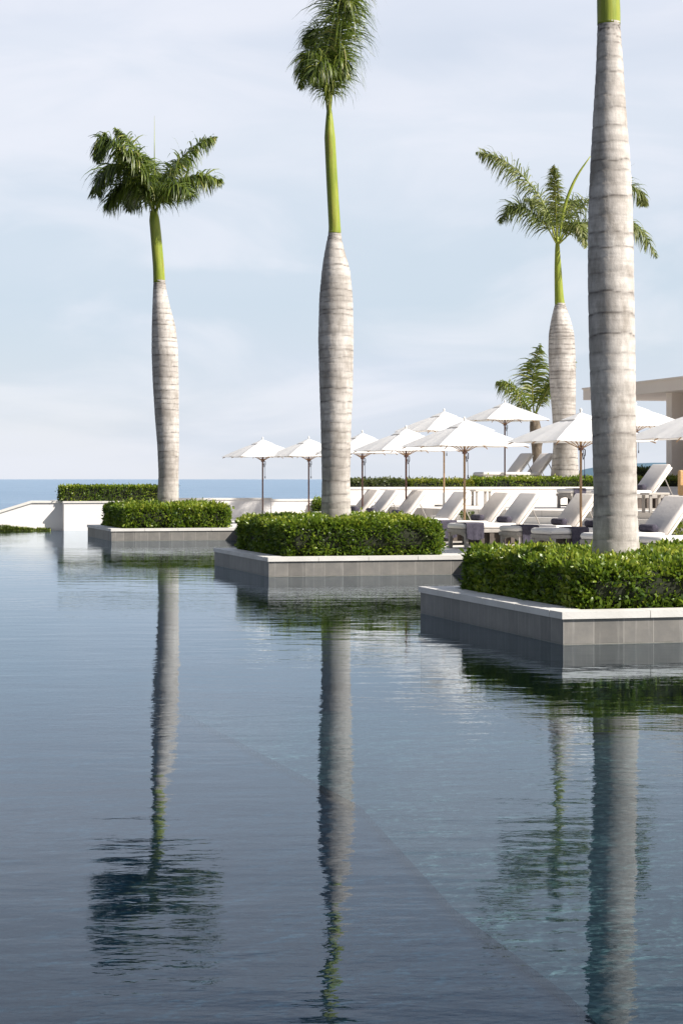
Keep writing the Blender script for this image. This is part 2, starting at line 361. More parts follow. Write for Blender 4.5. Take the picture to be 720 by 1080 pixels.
# deck with tiled edge wall and pale coping strip
back = far + E*70; fr2 = near + E*70
ov = N*0
m = MB(); m.prism([tuple(near+E*.02),tuple(fr2),tuple(back),tuple(far+E*.02)], -1.0, DECK-.075); tag(m.build('deck_wall', M['tile'], uvf=deckuv), kind='structure')
m = MB(); m.prism([tuple(near+E*.40),tuple(fr2),tuple(back),tuple(far+E*.40)], DECK-.073, DECK-.003); tag(m.build('deck', M['paving']), kind='structure')
def coping_run(a, b, wdt, side, piece=.95, z=DECK, th=.073, gap=.004):
    mb = MB(); d = (b-a); Ln = d.length; d = d/Ln; n = max(1, round(Ln/piece)); s = Ln/n
    for i in range(n):
        p = a + d*(i*s+gap); q = a + d*((i+1)*s-gap); r = Vector(side)*wdt
        jz = random.uniform(-.0012,.0012)
        mb.prism([tuple(p),tuple(q),tuple(q+r),tuple(p+r)] if (d.x*r.y-d.y*r.x) > 0 else [tuple(p),tuple(p+r),tuple(q+r),tuple(q)], z-th, z+jz)
    return mb
mb = coping_run(L(-32)-E*.02, L(40)-E*.02, .418, E); tag(mb.build('deck_coping', M['coping']), kind='structure')

# middle terrace with steps, upper terrace
def quad_prism(pts, z0, z1, name, mat, **kw):
    mb = MB(); mb.prism(pts, z0, z1); return mb.build(name, mat, **kw)
A = Vector((2.5, 49.2)); B = Vector((12.5, 38.0)); dAB = (B-A).normalized(); nAB = Vector((dAB.y,-dAB.x))
if nAB.y > 0: nAB = -nAB
UPa = Vector((P(366,56.5), 56.5)); UPb = UPa + E*45
st = empty('terrace_steps', (A.x, A.y, DECK)); 
for i in range(3):
    p = A + nAB*(.36*(3-i)); q = B + nAB*(.36*(3-i))
    mb = MB(); z1 = DECK+.155*(i+1) - .0; z0 = DECK+.155*i-.002*(i==0)
    pts = [p, q, q - nAB*(.36*(3-i)+.5), p - nAB*(.36*(3-i)+.5)]
    mb.prism([tuple(v-A) for v in pts], z0-DECK, z1-DECK-.004); mb.build('step', M['cap'], st)
tag(st, 'long low flight of pale stone steps behind the loungers', 'steps')
MT = DECK+.62
mb = MB(); mb.prism([tuple(A),tuple(B),(40,38),(40,62),tuple(UPb),tuple(UPa+N*.02),(P(366,56.5)+.2,56.0)], DECK, MT); tag(mb.build('middle_terrace', M['paving']), kind='structure')
UT = DECK+1.12
def wall_thing(p0, p1, thick, z0, z1, label, cap=.06, capo=.03, zb=None, name='garden_wall', mat='plaster'):
    r = empty(name, (p0.x, p0.y, z0)); d = (p1-p0); Ln = d.length; rz = math.atan2(d.y, d.x); r.rotation_euler = (0,0,rz)
    mb = MB(); mb.box(0, Ln, 0, thick, 0, z1-z0-cap); mb.build('wall', M[mat], r)
    mb = MB(); n = max(1, round(Ln/1.2)); s = Ln/n
    for i in range(n): mb.box(i*s+(.003 if i else -capo), (i+1)*s-.003+(capo if i==n-1 else 0), -capo, thick+capo, z1-z0-cap, z1-z0)
    mb.build('cap', M['cap'], r); tag(r, label, 'wall'); return r
wall_thing(UPa, UPb, .35, MT-.6, UT+.02, 'long pale retaining wall under the terrace hedges, behind the loungers')
mb = MB(); u0 = UPa - N*.36; u1 = UPb - N*.36; mb.prism([tuple(u0),tuple(u1),tuple(u1-N*30),(P(376,88),88)], -.3, UT-.03); tag(mb.build('upper_terrace', M['paving']), kind='structure')

# white walls at the far left
zt = .975
w1a = wa + E*.0; w1b = w1a + E*3.75
wall_thing(w1a, w1b, 3.6, -.6, zt, 'broad white wall rising from the pool, carrying the boxed hedge')
w2a = w1b + Vector((.02, .25)); w2b = Vector((P(286,66.6), 66.6))
wall_thing(w2a, w2b, .5, -.3, zof(525.3, 66), 'white wall behind the leftmost umbrella, right of the far left palm')
wall_thing(w2b+Vector((.01,-.02)), Vector((P(334,67.3), 67.3)), .5, -.3, zof(526.8,65.6), 'short white wall end seen below the second umbrella from the left')
# sloping wall
r = empty('sloping_wall', (w1a.x-.259*.48, w1a.y+.966*.48, -.3), TH); tag(r, 'white wall with a sloping top descending to the left edge', 'wall')
mb = MB(); Y0, Y1 = 0, .4
prof = [(0,zt+.3-.06),(-1.0,zt+.3-.06),(-8.5,-1.4+.3+.0)]
vs=[]; 
for y in (Y0,Y1):
    vs += [(0,y,0),(0,y,prof[0][1]),(prof[1][0],y,prof[1][1]),(prof[2][0],y,prof[2][1]),(prof[2][0],y,-2)]
mb.add(vs, [(0,1,2,3,4),(9,8,7,6,5),(1,0,5,6),(2,1,6,7),(3,2,7,8),(4,3,8,9),(0,4,9,5)]); mb.build('wall', M['plaster'], r)
mb = MB(); vs=[]
pr2 = [(0,prof[0][1]),(-1.0,prof[0][1]),(-8.5,prof[2][1])]
for y in (Y0-.04,Y1+.04):
    vs += [(x,y,z+.002) for x,z in pr2]+[(x,y,z+.075) for x,z in pr2]
mb.add(vs, [(0,3,4,1),(1,4,5,2),(6,7,10,9),(7,8,11,10),(3,9,10,4),(4,10,11,5),(0,1,7,6),(1,2,8,7),(0,6,9,3),(2,5,11,8)]); mb.build('cap', M['cap'], r)

# ================================================================ vegetation
def leaves(Pts, Nrm, size, jitter=.9, droop=0.0, lw=.5, up=.35):
    """bent two-quad leaves at Pts oriented near Nrm"""
    n = len(Pts)
    d = Nrm*.55 + rng.normal(0, jitter*.6, (n,3)) + np.array([0,0,up]); d /= np.linalg.norm(d, axis=1)[:,None]
    s = np.cross(d, rng.normal(0,1,(n,3))); s /= np.linalg.norm(s, axis=1)[:,None]
    nn = np.cross(d, s)
    l = (size*rng.uniform(.65,1.3,n))[:,None]; wd = l*lw*.5
    b = Pts; mid = b + d*l*.5 + nn*l*.08; tip = b + d*l*1.0 - nn*l*.12
    V = np.stack([b - s*wd*.35, b + s*wd*.35, mid + s*wd, mid - s*wd, tip + s*wd*.18, tip - s*wd*.18], 1)
    k = np.arange(n)[:,None]*6
    Fc = np.concatenate([k+np.array([[0,1,2,3]]), k+np.array([[3,2,4,5]])], 0)
    return V.reshape(-1,3), Fc
def smooth_noise(p, f, ph):
    return (np.sin(p[:,0]*f+ph)*np.cos(p[:,1]*f*1.3+ph*2)+np.sin(p[:,0]*f*2.3+p[:,2]*f*3.1+ph*3)*.6+np.cos(p[:,1]*f*2.9-p[:,2]*f*2.2+ph)*.5)/2.1
def hedge(name, origin, rz, Lx, Ly, H, label, density=900, size=.055, mat='leaf', shaggy=.09, rnd=.22, group=None, tint0=.45):
    """box hedge, local x 0..Lx, y 0..Ly, z 0..H"""
    root = empty(name, (*origin,), rz); tag(root, label, 'hedge', group)
    mb = MB(); i = max(.05, size*.9); mb.box(i, Lx-i, i, Ly-i, 0, H-i, bevel=min(rnd, H/3)); core = mb.build('stems', M['hedge_core'], root)
    faces = [('x0',Ly*H),('x1',Ly*H),('y0',Lx*H),('y1',Lx*H),('z',Lx*Ly)]
    PP, NN = [], []
    for f, a in faces:
        n = int(a*density); u, v = rng.uniform(0,1,n), rng.uniform(0,1,n)
        if f[0]=='x': p = np.stack([np.full(n, 0. if f=='x0' else Lx), u*Ly, v*H],1); q = np.array([-1. if f=='x0' else 1.,0,0])
        elif f[0]=='y': p = np.stack([u*Lx, np.full(n, 0. if f=='y0' else Ly), v*H],1); q = np.array([0,-1. if f=='y0' else 1.,0])
        else: p = np.stack([u*Lx, v*Ly, np.full(n, H)],1); q = np.array([0,0,1.])
        PP.append(p); NN.append(np.tile(q,(n,1)))
    Pt = np.concatenate(PP); Nm = np.concatenate(NN)
    # round the corners
    c = np.array([Lx/2, Ly/2, 0]); lo = np.array([rnd,rnd,-9]); hi = np.array([Lx-rnd,Ly-rnd,H-rnd])
    q = np.clip(Pt, lo, hi); dd = Pt-q; ln = np.linalg.norm(dd,axis=1)[:,None]+1e-6
    Pt = q + dd/ln*rnd; Nm = dd/ln
    ph = rng.uniform(0,6)
    bumpn = smooth_noise(Pt+np.array(origin), 3.1, ph)*shaggy*.8 + smooth_noise(Pt+np.array(origin), 9, ph+1)*shaggy*.5
    depth = rng.uniform(-1.6, .15, len(Pt))**1 * size
    strag = (rng.uniform(0,1,len(Pt)) > .97)*rng.uniform(0, 1.4, len(Pt))*size
    Pt = Pt + Nm*(bumpn+depth+strag-size*.35)[:,None]
    Pt[:,2] = np.maximum(Pt[:,2], .01)
    V, Fc = leaves(Pt, Nm, size)
    tint = np.clip(tint0 + smooth_noise(Pt+np.array(origin), 2.2, ph+2)*.22 + rng.normal(0,.17,len(Pt)) + np.maximum(Nm[:,2],0)*.22, 0, 1)  # leaves on upward faces tinted lighter, sunlit tops put into the colour
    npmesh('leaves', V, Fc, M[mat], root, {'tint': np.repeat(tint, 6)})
    return root

def planter(corner, wdt, dep, label, hl, hh, density, size, inset=.38, tint0=.5, hx1=.30):
    rz = TH; root = empty('planter', (corner.x, corner.y, 0), rz); tag(root, label, 'planter', 'tiled planters standing in the pool')
    # local x along E, y away from the camera
    for nm, (x0,x1,y0,y1) in (('f',(0,wdt,0,.2)),('b',(0,wdt,dep-.2,dep)),('l',(0,.2,.2,dep-.2)),('r',(wdt-.2,wdt,.2,dep-.2))):
        mb = MB(); mb.box(x0,x1,y0,y1,-1.0,DECK-.075)
        o = mb.build('tiled_wall', M['tile'], root, uvf=lambda co,n: ((co.x if abs(n.y)>.5 else co.y), co.z))
    cw = .36; o = -.025
    cp = MB()
    def run(a, b, side): 
        t = coping_run(Vector(a), Vector(b), cw, side, z=DECK+.002); cp.add(t.v, t.f)
    run((o,o),(wdt-.02,o),(0,1)); run((o,dep-o-cw),(wdt-.02,dep-o-cw),(0,1))
    run((o,o+cw+.004),(o,dep-o-cw-.004),(1,0)); run((wdt-.02-cw,o+cw+.004),(wdt-.02-cw,dep-o-cw-.004),(1,0))
    cp.build('coping', M['coping'], root)
    mb = MB(); mb.box(.2,wdt-.2,.2,dep-.2,-.2,DECK-.02); mb.build('soil', M['soil'], root)
    og = corner + E*inset - N*inset
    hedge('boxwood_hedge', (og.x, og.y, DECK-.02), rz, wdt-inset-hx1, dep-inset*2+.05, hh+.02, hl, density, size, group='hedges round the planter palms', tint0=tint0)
PN, PM, PF = Vector((2.29,20.1)), Vector((-1.27,34.05)), Vector((-6.33,53.6))
planter(PN, 3.95, 4.95, 'nearest grey tiled planter with white coping, at the right edge', 'leafy green hedge round the nearest palm, at the right edge', .50, 3000, .064, hx1=-.2)
planter(PM, 3.66, 4.85, 'middle tiled planter jutting from the deck, second in size', 'green hedge round the middle palm, left of the loungers', .66, 2100, .066, tint0=.49)
planter(PF, 3.75, 4.95, 'smallest and farthest tiled planter, at the left', 'smaller hedge in the far left planter round the palm base', .66, 1200, .085, tint0=.49)
# boxed hedge on the white wall
og = w1a + E*.0 - N*.25
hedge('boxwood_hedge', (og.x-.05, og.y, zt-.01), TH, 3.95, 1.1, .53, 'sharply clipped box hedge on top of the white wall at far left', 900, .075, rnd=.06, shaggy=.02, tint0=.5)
# upper terrace hedges
def strip(px0, px1, H, mat, label, back=.5, t0=.5, dens=900, dp=.9, size=.07):
    def on(px):
        k = (px-360)/F; base = UPa - N*back
        t = (k*base.y - base.x)/(E.x - k*E.y); return base + E*t
    a, b = on(px0), on(px1); hedge('low_hedge', (a.x,a.y,UT-.04), TH, (b-a).length, dp, H+.04, label, dens, size, mat, shaggy=.06, rnd=.12, group='low hedges on the upper terrace', tint0=t0)
strip(374, 431, .26, 'leaf_dull', 'dark olive low hedge on the retaining wall above the left loungers')
strip(432, 502, .25, 'leaf_yellow', 'yellow-green low hedge on the retaining wall, behind the pole of a rear umbrella')
strip(503, 640, .31, 'leaf', 'long green low hedge on the retaining wall before the far royal palm', t0=.5)
strip(641, 730, .32, 'leaf_yellow', 'yellowish low hedge at right, below the flat roofed building')
strip(655, 703, .62, 'leaf_dull', 'dark taller shrub hedge behind the raised lounger at right', back=3.2, t0=.3)
# small shrub at wall end
hedge('round_shrub', (P(331,67), 66.8, -.1), TH, 1.0, .9, 1.12, 'small bright green shrub peeking past the end of the white wall', 700, .08, rnd=.25, tint0=.6)
# ground cover strip beyond the pool edge
gc = wa - N*.27 - E*9
n = 7000; u = rng.uniform(0,1,n)*8.6; v = rng.uniform(0,1,n)*.2; hz = .16*(.6+.4*np.sin(u*2.1)*np.cos(u*.9))*np.clip((8.9-u)/1.2,.2,1)
Pt = np.stack([gc.x+E.x*u-N.x*v, gc.y+E.y*u-N.y*v, -.25+ (hz+.25)*rng.uniform(.5,1,n)],1)
V, Fc = leaves(Pt, np.tile([0,0,1.],(n,1)), .08); tn = np.clip(.35+.4*np.clip((5.5-u)/4,0,1)+rng.normal(0,.18,n),0,1)
tag(npmesh('ground_cover', V, Fc, M['leaf_yellow'], None, {'tint': np.repeat(tn,6)}), 'low yellow-green ground cover along the far pool edge at left', 'ground cover', kind='stuff')

# ---------------------------------------------------------------- palms
def catmull(pts, n):
    pts = [Vector(p) for p in pts]; pts = [pts[0]*2-pts[1]]+pts+[pts[-1]*2-pts[-2]]; out = []
    segs = len(pts)-3
    for i in range(n):
        t = i/(n-1)*segs; k = min(int(t), segs-1); t -= k; p0,p1,p2,p3 = pts[k:k+4]
        out.append(.5*((2*p1)+(-p0+p2)*t+(2*p0-5*p1+4*p2-p3)*t*t+(-p0+3*p1-3*p2+p3)*t**3))
    return out
def frond(parent, pts, leaf_len=.6, nl=70, mat='frond', droop=.55, fan=.8, wind=(-.25,0,0), tint0=.45, rach=.028, start=.16, tipt=.0, width=.032, rot=0):
    c = catmull(pts, nl+6); n = len(c); Vs, Fs, Tn = [], [], []
    def quadstrip(pp, ww, sides, tint):
        k = sum(len(v) for v in Vs); rows = []
        for p, wd, s in zip(pp, ww, sides): rows += [p - s*wd, p + s*wd]
        Vs.append([tuple(r) for r in rows]); Tn.extend([tint]*len(rows))
        for i in range(len(pp)-1): Fs.append((k+2*i, k+2*i+1, k+2*i+3, k+2*i+2))
    up = Vector((0,0,1)); W = Vector(wind)
    for i in range(n):
        t = i/(n-1); T = (c[min(i+1,n-1)]-c[max(i-1,0)]).normalized()
        S = T.cross(up); 
        if S.length < .25: S = S + Vector((.5*math.cos(rot), .5*math.sin(rot), 0))
        S.normalize(); Nn = S.cross(T).normalized()
        if t < start: continue
        prof = (math.sin(math.pi*min(1,(t-start)/(1-start)*.86+.14))**.6)*(1-.35*t)
        for sg in (-1, 1):
            for rep in range(2):
                if random.random() < .06: continue
                phi = random.gauss(0, fan*.6) + (.35 if rep else -.25)
                D = (S*sg*math.cos(phi) + Nn*math.sin(phi) + T*random.uniform(.35,.75)).normalized()
                ln = leaf_len*prof*random.uniform(.75,1.15)
                p = c[i] + T*random.uniform(-.02,.02); side = D.cross(Nn+Vector((random.uniform(-.6,.6),random.uniform(-.6,.6),random.uniform(-.6,.6)))).normalized()
                pp=[p]; d = D.copy(); m_=4; dr = droop*random.uniform(.6,1.4)
                for q in range(m_):
                    d = (d + Vector((0,0,-dr))*(.35+.25*q) + W*(.25+.2*q)).normalized(); pp.append(pp[-1]+d*ln/m_)
                wd = [width*.5*k for k in (.6,1,.85,.5,.08)]
                tn = min(1,max(0, tint0+random.gauss(0,.2)+tipt*t))
                quadstrip(pp, wd, [side]*5, tn)
    V = np.array([v for b in Vs for v in b]); o = npmesh('frond', V, np.array(Fs), M[mat], parent, {'tint': np.array(Tn)})
    mb = MB(); r0 = rach; mb.tube(c, [r0*(1-.85*i/(n-1)) for i in range(n)], 6)
    k = mb.build('midrib', M['shaft'] , o, smooth=True)
    return o
def trunk(parent, prof, seg=56, rings=.19, ringv=.3, mat='trunk', step=.018, seed=1, banding=.3):
    """prof: list of (z, cx, r) in local metres, bottom to top"""
    rr = random.Random(seed)
    z0, z1 = prof[0][0], prof[-1][0]
    zs = np.arange(z0, z1+step*.5, step); pz=[p[0] for p in prof]
    def sm(v): # smooth interpolation
        y = np.interp(zs, pz, v); k = max(3,int(.28/step)); ker = np.hanning(k+2)[1:-1]; ker/=ker.sum()
        return np.convolve(np.pad(y,(k,k),mode='edge'), ker, 'same')[k:-k]
    cx = sm([p[1] for p in prof]); r = sm([p[2] for p in prof]); 
    rz=[]; z=z0+.1
    while z < z1:
        f = (z-z0)/(z1-z0); z += rings*(1.15-.45*f)*rr.uniform(1-ringv,1+ringv); rz.append((z, rr.uniform(.35,1), rr.uniform(0,6.28), rr.uniform(.5,1.3)))
    rz += [(z1-.04, 1.0, 1.0, 1.0), (z1-.10, .9, 3.0, .8), (z1-.17, .8, 5.0, 1.0)]
    th = np.linspace(0, 2*np.pi, seg, endpoint=False)
    Z, T = np.meshgrid(zs, th, indexing='ij'); ring = np.zeros_like(Z); R = np.repeat(r[:,None], seg, 1); dR = np.zeros_like(Z)
    for (zz, st_, ph, wv) in rz:
        d = Z - (zz + .012*wv*np.sin(T*2+ph)+.008*np.sin(T*5+ph*3)); 
        ring = np.maximum(ring, st_*np.exp(-(d/.0095)**2)); ring = np.maximum(ring, st_*.45*np.exp(-((d+.012)/.02)**2))
        dR += np.where((d>0)&(d<.06), -.0035*(1-d/.06), 0) - .003*np.exp(-(d/.01)**2)
    bands = np.zeros_like(Z)
    for _ in range(int(6*banding*(z1-z0))):
        bz = rr.uniform(z0,z1); bw = rr.uniform(.03,.13); ph=rr.uniform(0,6.28); bands = np.maximum(bands, rr.uniform(.2,.8)*np.exp(-((Z-bz-.03*np.sin(T+ph))/bw)**2)*(.5+.5*np.sin(T+ph)))
    R = R + dR
    V = np.stack([cx[:,None]+R*np.cos(T), R*np.sin(T), Z], -1).reshape(-1,3)
    i = np.arange(len(zs)-1)[:,None]*seg; j = np.arange(seg)[None,:]; j2 = (j+1)%seg
    Fc = np.stack([i+j, i+j2, i+seg+j2, i+seg+j], -1).reshape(-1,4)
    return npmesh('trunk', V, Fc, M[mat], parent, {'ring': ring.ravel(), 'band': bands.ravel()}, smooth=True)
def palm(px_base, D, zb, tprof, sprof, origin, fronds, label, name='royal_palm', opts={}, spear=None, young=None, trunk_kw={}, group='royal palms around the pool'):
    """tprof/sprof: (py, left px, right px) bottom to top; fronds: lists of (px, py, dy)"""
    root = empty(name, (P(px_base,D), D, zb)); tag(root, label, 'palm tree', group)
    cv = lambda py, a, b: (zof(py,D)-zb, ((a+b)/2-px_base)/F*D, (b-a)/2/F*D)
    pr = [cv(*t) for t in tprof]; pr.insert(0, (-.05, pr[0][1], pr[0][2])) if pr[0][0] > .0 else None
    trunk(root, pr, **trunk_kw)
    if sprof:
        sp = [cv(*t) for t in sprof]; n = 26; c = catmull([(x,0,z) for z,x,r in sp], n); rs = np.interp([v.z for v in c], [s[0] for s in sp], [s[2] for s in sp])
        mb = MB(); mb.tube(c, list(rs), 24); mb.build('crownshaft', M['shaft'], root, smooth=True)
    def loc(p): return Vector(((p[0]-px_base)/F*D, p[2], zof(p[1],D)-zb))
    for fr in fronds:
        kw = dict(opts)
        if isinstance(fr, tuple): fr, k2 = fr; kw.update(k2)
        frond(root, [loc(p) for p in fr], **kw)
    if young:
        cc = catmull([loc(p) for p in young], 16); mb = MB(); mb.tube([(v.x, v.y*.3, v.z) for v in cc], [  .015+.034*math.sin(math.pi*(i/15)**.8) for i in range(16)], 8); mb.build('unopened_leaf', M['shaft'], root, smooth=True)
    if spear:
        mb = MB(); mb.tube([loc(p) for p in spear], [.022,.014,.003], 6); mb.build('spear_leaf', M['shaft'], root, smooth=True)
    return root
HB = DECK-.03
# nearest palm
D3 = 22.3
cr = []
for k in range(9):
    a = k*2*math.pi/9+.3; l = 2.4*92; q=[]
    for t,hh in ((0,0),(.3,110),(.65,165),(1.0,120)): q.append((634+math.cos(a)*l*t, -150-hh, math.sin(a)*2.4*t))
    cr.append(q)
palm(649, D3, HB, [(605,623,675),(578,624,674),(560,625,672.5),(517,625.5,671),(440,623.5,670),(380,621,669.5),(300,619.5,668),(260,619.5,667.5),(217,620,666.5),(169,622.3,664),(120,625,660),(72,628,657),(40,629,654.5),(24,629.3,653.8)],
     [(26,629.2,653.8),(10,629,653.6),(-20,628.5,652),(-90,628,646),(-150,630,640)], (634,-150), cr, 'largest and nearest royal palm, its crown out of frame at right',
     opts=dict(leaf_len=.7, nl=60), trunk_kw=dict(rings=.21, seed=3, banding=.5))
# middle palm
D2 = 36.4
palm(354, D2, HB, [(590,337,372),(548,338.3,370.3),(507,339.3,369),(447,338,370.3),(418,337,371.8),(358,335.4,372.8),(314,336.5,372),(284,339.3,369),(270,341.4,364.7),(255,344.3,360.8),(243,346.5,359.2)],
     [(246,346,359.5),(238,346.4,359),(190,344,356),(145,342,353.5),(128,343.2,351.5),(114,344.5,349.5)], (347,128),
     [[(347,125,0),(350,80,.1),(359,35,.2),(368,-10,.3),(374,-60,.4)],
      [(347,125,0),(352,70,-.2),(363,20,-.3),(376,-24,-.5),(392,-60,-.6)],
      ([(347,125,0),(341,88,-.2),(331,62,-.4),(321,70,-.5),(318,100,-.5)], dict(leaf_len=.7, wind=(-.05,0,0), droop=.8)),
      ([(347,125,0),(344,72,.2),(338,36,.3),(329,26,.4),(323,44,.5)], dict(leaf_len=.75)),
      ([(347,125,0),(351,70,-.3),(358,20,-.5),(366,4,-.6),(372,26,-.7)], dict(wind=(.02,0,0), leaf_len=.75)),
      ([(347,125,0),(351,90,-.2),(357,66,-.4),(362,70,-.5),(366,90,-.6)], dict(leaf_len=.65, wind=(.0,0,0), droop=.9)),
      ([(347,125,0),(346,95,-.4),(341,76,-.7),(335,80,-.9),(333,98,-1.0)], dict(leaf_len=.65, droop=.9)),
      ([(347,125,0),(349,60,.3),(352,0,.6),(350,-50,1.0),(342,-70,1.3)], dict(leaf_len=.8)),
      [(347,125,0),(352,60,-.3),(364,-20,-.6),(384,-80,-.9),(404,-96,-1.2)]],
     'tall middle royal palm with a wind-swept narrow crown cut by the top edge',
     opts=dict(leaf_len=1.1, nl=90, droop=.8, fan=1.1, wind=(-.14,0,0), tint0=.45, rach=.03, width=.026), trunk_kw=dict(rings=.17, seed=8, banding=.8, ringv=.5))
# far left palm
D1 = 56.2
Z0 = 0
palm(177, D1, HB, [(552,165,189.5),(530,166,188.7),(500,167.3,188.5),(470,166,189),(440,163.5,188.8),(400,161,188.6),(370,160,188),(345,160.2,185.5),(325,160.8,180),(308,161.4,176),(296,162,174.5)],
     [(298,161.8,174.4),(280,161.3,173.2),(250,159,170.5),(232,157.5,168.5),(222,158.5,166)], (162,226),
     [[(163,228,0),(152,188,.2),(138,150,.4),(119,131,.5)],
      ([(163,228,0),(147,182,-.2),(124,154,-.4),(109,150,-.5),(107,176,-.6)], dict(tint0=.3, leaf_len=1.0)),
      ([(163,228,0),(150,194,-.5),(128,178,-.8),(112,190,-1.0),(105,214,-1.1)], dict(tint0=.2, leaf_len=1.25)),
      ([(163,228,0),(153,202,-.2),(136,194,-.3),(122,206,-.3),(115,222,-.3)], dict(tint0=.25, leaf_len=1.25)),
      [(163,228,0),(157,200,-.7),(147,176,-1.3),(133,166,-1.8)],
      ([(163,228,0),(172,197,0),(188,170,.1),(210,149,.2),(228,142,.3)], dict(leaf_len=1.0)),
      ([(163,228,0),(176,204,-.2),(196,191,-.4),(218,188,-.5),(237,195,-.6)], dict(wind=(0,0,0), tint0=.5)),
      ([(163,228,0),(174,210,-.5),(186,200,-.9),(198,204,-1.1),(206,212,-1.3)], dict(wind=(0,0,0), tint0=.4)),
      ([(163,228,0),(169,196,.5),(182,170,1.0),(196,158,1.6)], dict(leaf_len=1.0)),
      [(163,228,0),(158,192,.7),(150,166,1.2),(140,152,1.6)],
      ([(163,228,0),(158,205,.6),(148,190,1.0),(136,200,1.3),(130,215,1.4)], dict(tint0=.2))],
     'far left royal palm with a full crown, in the smallest planter', spear=[(163,222,0),(163,170,0),(163,122,0)],
     opts=dict(leaf_len=1.0, nl=92, droop=.68, fan=.55, wind=(-.08,0,0), width=.05), trunk_kw=dict(rings=.2, seed=5, banding=.5, seg=40, step=.025))
# far royal palm on the upper terrace
D4 = 60.5
palm(594, D4, UT-.05, [(509,579,611.5),(500,580.5,610),(470,583,608),(440,582,606.5),(400,578.8,606.8),(370,577.8,606.3),(352,578.2,605),(338,580.5,601.5),(326,583.3,597.3),(320,584.8,595.6)],
     [(322,584.5,595.5),(312,584.4,594),(285,584.2,591.8),(262,584.8,590),(250,586,589)], (587,255),
     [[(587,258,0),(574,216,.1),(550,182,.3),(524,163,.4),(503,158,.5)],
      ([(587,258,0),(572,236,-.3),(553,223,-.5),(536,221,-.6),(524,238,-.7)], dict(tint0=.3)),
      ([(587,258,0),(584,222,-.5),(581,196,-.9),(578,182,-1.4)], dict(leaf_len=.5)),
      [(588,258,0),(604,226,.2),(628,204,.4),(655,190,.6),(678,198,.7),(682,214,.75)],
      ([(588,258,0),(612,238,-.2),(645,230,-.3),(672,244,-.4),(690,274,-.5)], dict(leaf_len=1.0)),
      ([(588,258,0),(600,240,-.6),(608,244,-.9),(612,266,-1.1)], dict(leaf_len=.6)),
      ([(588,258,0),(582,225,.9),(570,205,1.6),(560,200,2.2)], dict(leaf_len=.6)),
      ([(588,258,0),(598,225,.9),(608,205,1.6),(614,205,2.2)], dict(leaf_len=.6))],
     'far royal palm behind the umbrellas with spread fronds and bottle trunk', spear=[(588,250,0),(588,210,0),(588,175,0)], young=[(589,254,0),(593,226,0),(600,203,0),(609,184,0),(622,165,0)],
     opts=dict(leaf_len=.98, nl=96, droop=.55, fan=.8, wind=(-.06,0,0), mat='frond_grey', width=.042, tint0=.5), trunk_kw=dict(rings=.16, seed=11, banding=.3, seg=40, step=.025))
# small palm
D5 = 66.0
palm(566, D5, UT-.05, [(506,562,571),(490,561.5,570.5),(470,560,571),(462,558.5,574),(450,558,570),(436,559,567)], None, (563,438),
     [([(563,440,0),(561,410,0),(564,385,.1),(570,362,.2)], dict(rot=0)),
      [(563,440,0),(552,424,-.2),(537,406,-.3),(523,403,-.4)],
      [(563,440,0),(572,412,.1),(588,385,.3),(608,381,.4)],
      ([(563,440,0),(572,418,-.6),(578,405,-1.0),(585,408,-1.4)], dict(leaf_len=.45))],
     'small green palm left of the bottle-trunked far palm, low crown', name='small_palm', group=None,
     opts=dict(leaf_len=1.05, nl=60, droop=.6, fan=.25, wind=(0,0,0), mat='frond', width=.045, tint0=.62), trunk_kw=dict(rings=.1, seed=2, mat='trunk_brown', seg=24, step=.03))

